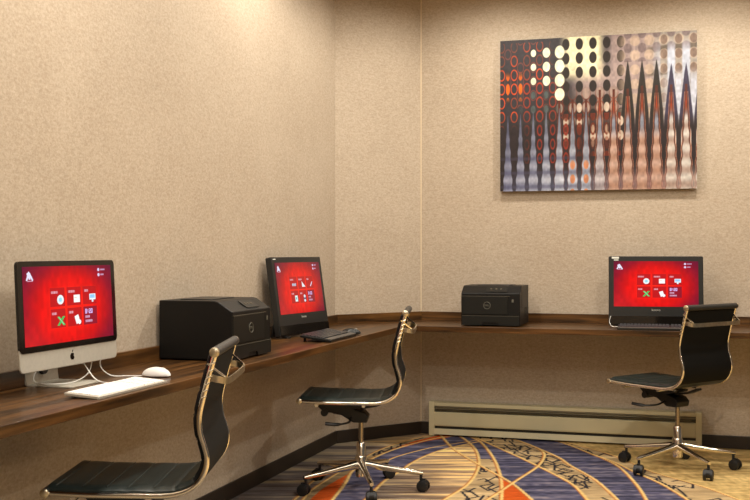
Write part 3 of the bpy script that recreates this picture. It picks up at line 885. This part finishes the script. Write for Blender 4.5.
# --- dark all-in-one machines
def dark_computer(label, loc, rz, tilt_deg, kind, w=.55, hh=.42, sticker=True, body=.035):
    root = empty('computer', label, 'computer', loc, rz, 'computers on the wall desk')
    T = Matrix.Rotation(math.radians(-tilt_deg), 4, 'X')
    bm = bmesh.new(); prism(bm, rrect(w, hh, .008, cy=hh / 2 + .012), 0, body, 'y'); bmesh.ops.transform(bm, matrix=T, verts=bm.verts)
    link('housing', bm, M_pc, root, bevel=.004)
    sw, sh = w * .895, hh * .655
    s = grid_mesh('screen', np.linspace(-sw / 2, sw / 2, 300), np.linspace(-sh / 2, sh / 2, 190), screen_paint(sw, sh, kind), M_scr if kind == 'wide' else M_scr2, root, 'xz', -.0012)
    s.matrix_local = T @ Matrix.Translation((0, 0, .012 + hh - .03 - sh / 2))
    bm = bmesh.new(); box(bm, -w / 2 + .004, w / 2 - .004, -.003, .0, .012 + .004, .012 + hh * .135); bmesh.ops.transform(bm, matrix=T, verts=bm.verts)
    link('chin', bm, M_pcg, root, bevel=.001)
    t = text_part('maker_name', 'lenovo', .019, M_sil, root, (0, 0, 0))
    t.matrix_local = T @ Matrix.Translation((0, -.0012, .012 + hh * .225)) @ Matrix.Rotation(PI / 2, 4, 'X')
    if sticker:
        q = .4 if kind == 'narrow' else 1
        bm = bmesh.new(); box(bm, -w / 2 + .018, -w / 2 + .018 + .042 * q ** .5, -.0014, 0, hh - .002 * q - .001, hh - .001 + .009 * q); bmesh.ops.transform(bm, matrix=T, verts=bm.verts)
        link('white_sticker', bm, M_sticker, root)
        if kind == 'narrow': sticker = False
    if sticker:
        bm = bmesh.new(); box(bm, -w / 2 + .030, -w / 2 + .057, -.0014, 0, hh - .014, hh - .008); bmesh.ops.transform(bm, matrix=T, verts=bm.verts)
        link('small_sticker', bm, M_sticker, root)
    # rear strut resting on the desk
    for sx in (-1, 1):
        bm = bmesh.new()
        x = sx * (w / 2 - .06)
        sweep(bm, [(x, body * .6, .012), (x, -.012, .004)], (1, 0, 0), .02, .004)
        sweep(bm, [(x, body * .6 + .03, .16), (x, body + .05, .004)], (1, 0, 0), .016, .004)
        link('stand_leg', bm, M_pc, root)
    return root
ph = math.radians(90 - 26)
mid = Vector((-.487, 5.60, DESK)) + Vector((math.sin(math.radians(26)), math.cos(math.radians(26)), 0)) * .27
dark_computer('dark tilted all-in-one computer on the left desk between printer and corner', tuple(mid), ph, 8.5, 'narrow', w=.53, hh=.418)
dark_computer('dark all-in-one computer with red screen on the back desk, behind the right chair', (1.675, 6.47, DESK), math.radians(-9), 4, 'wide', w=.55, hh=.415)

keyboard('keyboard', 'black keyboard propped up before the tilted monitor on the left desk', onL(1.115, .345, DESK), RL + .02, .44, .165, M_kbase, M_keyb, tilt=math.radians(8), thick=.012, palm=.035, palm_m=M_keyb2)
keyboard('keyboard', 'black keyboard on the back desk, partly hidden by the right chair', onB(1.53, .475, DESK), RB + .05, .44, .15, M_kbase, M_keyb, tilt=math.radians(5), thick=.012, palm=.03, palm_m=M_keyb2)
mouse('dark grey mouse at the far end of the propped black keyboard', onL(.79, .36, DESK), RL + PI + .3, M_pc, extra=M_sil)
bp_ = onB(1.325, .41, DESK)
cable('cable', [onB(1.262, .375, DESK + .07), onB(1.255, .38, DESK + .035), onB(1.275, .39, DESK + .008), onB(1.33, .40, DESK + .012)], .0018, M_white,
      'thin pale cable at the left end of the keyboard on the back desk')

# ------------------------------------------------------------------ office chairs
PROF = [(a * .945, b * .94) for a, b in [(0, 0), (.06, -.004), (.16, -.008), (.28, -.009), (.37, -.010), (.417, -.006), (.462, .008), (.498, .036), (.519, .075), (.524, .115), (.515, .155), (.503, .195), (.500, .25), (.512, .31), (.532, .385), (.552, .455)]]
U0 = .285
def prof(n, U0): return [(U0 - u, z) for u, z in spline(PROF, n)]

def arc_pts(pts):
    s = [0]
    for a, b in zip(pts[:-1], pts[1:]): s.append(s[-1] + math.hypot(b[0] - a[0], b[1] - a[1]))
    return s

def make_chair(label, loc, facing_deg, seat_z, base_deg, U0=.285):
    """Chair origin at the foot of its column; local +X is the way it faces."""
    root = empty('office_chair', label, 'chair', loc, math.radians(facing_deg), 'chrome framed office chairs')
    HW = .217
    P = prof(7, U0); Sx = arc_pts(P); tot = Sx[-1]
    zz = seat_z
    # padded sling, split at the bend into seat and back
    def normal(i):
        a = P[max(i - 1, 0)]; b = P[min(i + 1, len(P) - 1)]
        tx, tz = b[0] - a[0], b[1] - a[1]; l = math.hypot(tx, tz)
        return (tz / l, -tx / l)       # towards the sitter
    seam = []
    def pad(i):
        s = Sx[i]
        ph_ = (s - .03) / .074
        f = abs(ph_ - round(ph_)) * 2
        return .024 * (1 - .16 * math.exp(-(f / .16) ** 2))
    cut = next(i for i, s in enumerate(Sx) if s > .47)
    def sling(name, i0, i1, m_=None):
        bm = bmesh.new(); rows = []
        for i in range(i0, i1 + 1):
            nx, nz = normal(i); p = P[i]; th = pad(i); row = []
            lo = -.006
            ys = [-HW + .008, -HW + .02, -HW * .75, -HW * .4, 0, HW * .4, HW * .75, HW - .02, HW - .008]
            for y in ys:
                e = .55 if abs(y) > HW - .012 else (.9 if abs(y) > HW - .03 else 1.0)
                row.append(bm.verts.new((p[0] + nx * th * e, y, zz + p[1] + nz * th * e)))
            for y in ys[::-1]:
                row.append(bm.verts.new((p[0] + nx * lo, y, zz + p[1] + nz * lo)))
            rows.append(row)
        n = len(rows[0])
        for a, b in zip(rows[:-1], rows[1:]):
            for k in range(n): bm.faces.new((a[k], a[(k + 1) % n], b[(k + 1) % n], b[k]))
        bm.faces.new(rows[0][::-1]); bm.faces.new(rows[-1])
        return link(name, bm, m_ or M_leather, root, smooth=True)
    sling('seat', 1, cut); sling('backrest', cut, len(P) - 3, M_mesh)
    # finer grid for seams: thin stitched ribs across
    bm = bmesh.new()
    k = 0
    while .03 + .074 * k < tot - .03:
        s = .03 + .074 * k; i = min(range(len(Sx)), key=lambda j: abs(Sx[j] - s)); k += 1
        if i < 3 or i > len(P) - 5: continue
        nx, nz = normal(i); th = pad(i) + .0005
        tube(bm, [(P[i][0] + nx * th, -HW + .02, zz + P[i][1] + nz * th), (P[i][0] + nx * th, HW - .02, zz + P[i][1] + nz * th)], .0014, 6)
    link('stitched_seams', bm, M_seamline, root)
    for sy in (-1, 1):
        bm = bmesh.new()
        rings = []
        for i, p in enumerate(P):
            nx, nz = normal(i)
            rings.append([bm.verts.new((p[0] + nx * .0085 * math.sin(2 * PI * k / 12), sy * HW + .0065 * math.cos(2 * PI * k / 12), zz + p[1] + nz * .0085 * math.sin(2 * PI * k / 12))) for k in range(12)])
        for r0, r1 in zip(rings[:-1], rings[1:]):
            for k in range(12): bm.faces.new((r0[k], r0[(k + 1) % 12], r1[(k + 1) % 12], r1[k]))
        bm.faces.new(rings[0][::-1]); bm.faces.new(rings[-1])
        link('side_frame', bm, M_chrome, root, smooth=True)
        bm = bmesh.new()   # toothed clamp strip near the top of the side frame
        for i in range(len(P) - 15, len(P) - 4, 2):
            nx, nz = normal(i)
            p = P[i]; tube(bm, [(p[0] + nx * .004, sy * (HW + .006), zz + p[1]), (p[0] - nx * .011, sy * (HW + .006), zz + p[1] + .006)], .0024, 6)
        link('clamp_strip', bm, M_chromed, root)
    def roll(p, r, nm):
        bm = bmesh.new(); tube(bm, [(p[0], -HW - .004, zz + p[1]), (p[0], HW + .004, zz + p[1])], r, 18)
        o = link(nm, bm, M_roll, root, smooth=True)
        for sy in (-1, 1):
            bm = bmesh.new(); tube(bm, [(p[0], sy * (HW + .003), zz + p[1]), (p[0], sy * (HW + .010), zz + p[1]), (p[0], sy * (HW + .013), zz + p[1])], [r * .98, r * .98, r * .6], 18)
            link('end_cap', bm, M_chromed, o, smooth=True)
    roll(P[0], .0145, 'front_roll'); roll((P[-1][0] + .002, P[-1][1] + .003), .016, 'top_roll')
    # chrome strap handle across the back
    i = min(range(len(P)), key=lambda j: abs(Sx[j] - (tot - .085))); p = P[i]; bx, bz = p[0] - .008, zz + p[1]
    hp = spline([(bx, -HW, bz + .012), (bx - .03, -HW - .004, bz + .006), (bx - .052, -HW + .03, bz), (bx - .056, 0, bz), (bx - .052, HW - .03, bz), (bx - .03, HW + .004, bz + .006), (bx, HW, bz + .012)], 6)
    bm = bmesh.new(); rings = []
    for k in range(len(hp)):
        q = Vector(hp[k]); t = (Vector(hp[min(k + 1, len(hp) - 1)]) - Vector(hp[max(k - 1, 0)])).normalized()
        nn = t.cross(Vector((0, 0, 1))).normalized()
        rings.append([bm.verts.new(q + nn * a * .0022 + Vector((0, 0, b * .0105))) for a, b in ((-1, -1), (1, -1), (1, 1), (-1, 1))])
    for a, b in zip(rings[:-1], rings[1:]):
        for k in range(4): bm.faces.new((a[k], a[(k + 1) % 4], b[(k + 1) % 4], b[k]))
    bm.faces.new(rings[0][::-1]); bm.faces.new(rings[-1])
    link('back_handle', bm, M_chromed, root, smooth=True)
    for sy in (-1, 1):
        bm = bmesh.new(); sweep(bm, [(bx + .008, sy * HW, bz + .055), (bx - .045, sy * (HW - .012), bz + .012)], (0, 1, 0), .003, .003)
        link('handle_brace', bm, M_chrome, root)
    # under-seat cross bars, plate, tilt mechanism
    for x in (.20, -.03):
        bm = bmesh.new(); tube(bm, [(x, -HW, zz - .020), (x, HW, zz - .020)], .009, 12)
        link('cross_bar', bm, M_chrome, root, smooth=True)
    for sy in (-1, 1):
        bm = bmesh.new(); sweep(bm, [(.23, sy * .1, zz - .026), (-.06, sy * .1, zz - .026)], (0, 1, 0), .012, .004)
        link('seat_rail', bm, M_chrome, root)
    bm = bmesh.new()
    prism(bm, [(.23, -.032), (.19, -.072), (.10, -.088), (.035, -.128), (-.035, -.128), (-.042, -.098), (-.02, -.075), (.03, -.06), (-.03, -.046), (-.035, -.032)], -.055, .055, 'y')
    bmesh.ops.translate(bm, vec=(0, 0, zz), verts=bm.verts)
    link('tilt_mechanism', bm, M_blk, root, bevel=.006)
    bm = bmesh.new(); sweep(bm, [(.0, 0, zz - .06), (-.08, 0, zz - .045), (-.14, 0, zz - .02)], (0, 1, 0), .025, .006)
    link('back_arm', bm, M_blk, root, bevel=.002)
    bm = bmesh.new(); tube(bm, [(.18, .06, zz - .078), (.18, -.07, zz - .078), (.18, -.11, zz - .078)], [.019, .019, .016], 16)
    link('tension_knob', bm, M_rub, root, smooth=True)
    for sy in (-1, 1):
        bm = bmesh.new(); tube(bm, spline([(.05, sy * .04, zz - .10), (.05, sy * .12, zz - .115), (.10, sy * .175, zz - .118), (.16, sy * .19, zz - .112)], 5), [.0055] * 10 + [.009] * 6, 8)
        link('lever', bm, M_blk, root, smooth=True)
    # gas column
    top = zz - .12
    bm = bmesh.new(); tube(bm, [(0, 0, .22), (0, 0, top)], .0125, 16); link('gas_piston', bm, M_piston, root, smooth=True)
    bm = bmesh.new(); tube(bm, [(0, 0, .135), (0, 0, .232), (0, 0, .240)], [.0235, .0235, .018], 20); link('column_sleeve', bm, M_chrome, root, smooth=True)
    bm = bmesh.new(); tube(bm, [(0, 0, .062), (0, 0, .068), (0, 0, .165), (0, 0, .172)], [.022, .028, .030, .026], 22); link('base_hub', bm, M_chrome, root, smooth=True)
    for k in range(5):
        a = math.radians(base_deg - facing_deg + 72 * k); ca, sa = math.cos(a), math.sin(a)
        bm = bmesh.new()
        rings = []
        for (rr, z, hw, hh) in ((.022, .128, .019, .023), (.10, .117, .016, .018), (.20, .104, .014, .014), (.303, .092, .0125, .0115), (.316, .090, .010, .009)):
            ring = []
            for q in range(10):
                b = 2 * PI * q / 10; l = hw * math.cos(b); zq = z + hh * math.sin(b)
                ring.append(bm.verts.new((rr * ca - l * sa, rr * sa + l * ca, zq)))
            rings.append(ring)
        for r0, r1 in zip(rings[:-1], rings[1:]):
            for q in range(10): bm.faces.new((r0[q], r0[(q + 1) % 10], r1[(q + 1) % 10], r1[q]))
        bm.faces.new(rings[0][::-1]); bm.faces.new(rings[-1])
        leg = link('leg', bm, M_chrome, root, smooth=True)
        # twin-wheel caster
        px, py = .305 * ca, .305 * sa
        bm = bmesh.new()
        tube(bm, [(px, py, .055), (px, py, .088)], .0075, 10)
        ang = a + random.uniform(-.9, .9); ox, oy = math.cos(ang) * .012, math.sin(ang) * .012; wx, wy = -math.sin(ang), math.cos(ang)
        box(bm, -.012, .012, -.008, .008, .030, .064, Matrix.Translation((px + ox, py + oy, 0)) @ Matrix.Rotation(ang, 4, 'Z'))
        # hood over the wheels
        tube(bm, [(px + ox - wx * .019, py + oy - wy * .019, .036), (px + ox + wx * .019, py + oy + wy * .019, .036)], .024, 18)
        link('caster_fork', bm, M_rub, leg, smooth=True)
        for sgn in (-1, 1):
            bm = bmesh.new(); c0 = (px + ox + sgn * wx * .011, py + oy + sgn * wy * .011, .0285); c1 = (px + ox + sgn * wx * .024, py + oy + sgn * wy * .024, .0285)
            c2 = (px + ox + sgn * wx * .027, py + oy + sgn * wy * .027, .0285)
            tube(bm, [c0, c1, c2], [.0285, .0285, .02], 20)
            link('wheel', bm, M_rub, leg, smooth=True)
    return root
make_chair('near chrome framed black office chair cut off at the lower left, before the silver computer', (-.722, 3.535, 0), 179.5, .467, 20)
make_chair('black office chair with chrome frame in the middle, facing the left desk', (-.071, 5.50, 0), 176, .473, -8)
make_chair('black office chair with chrome frame seen from behind, before the back desk', (1.675, 6.014, 0), 128, .475, -2.5, U0=.30)
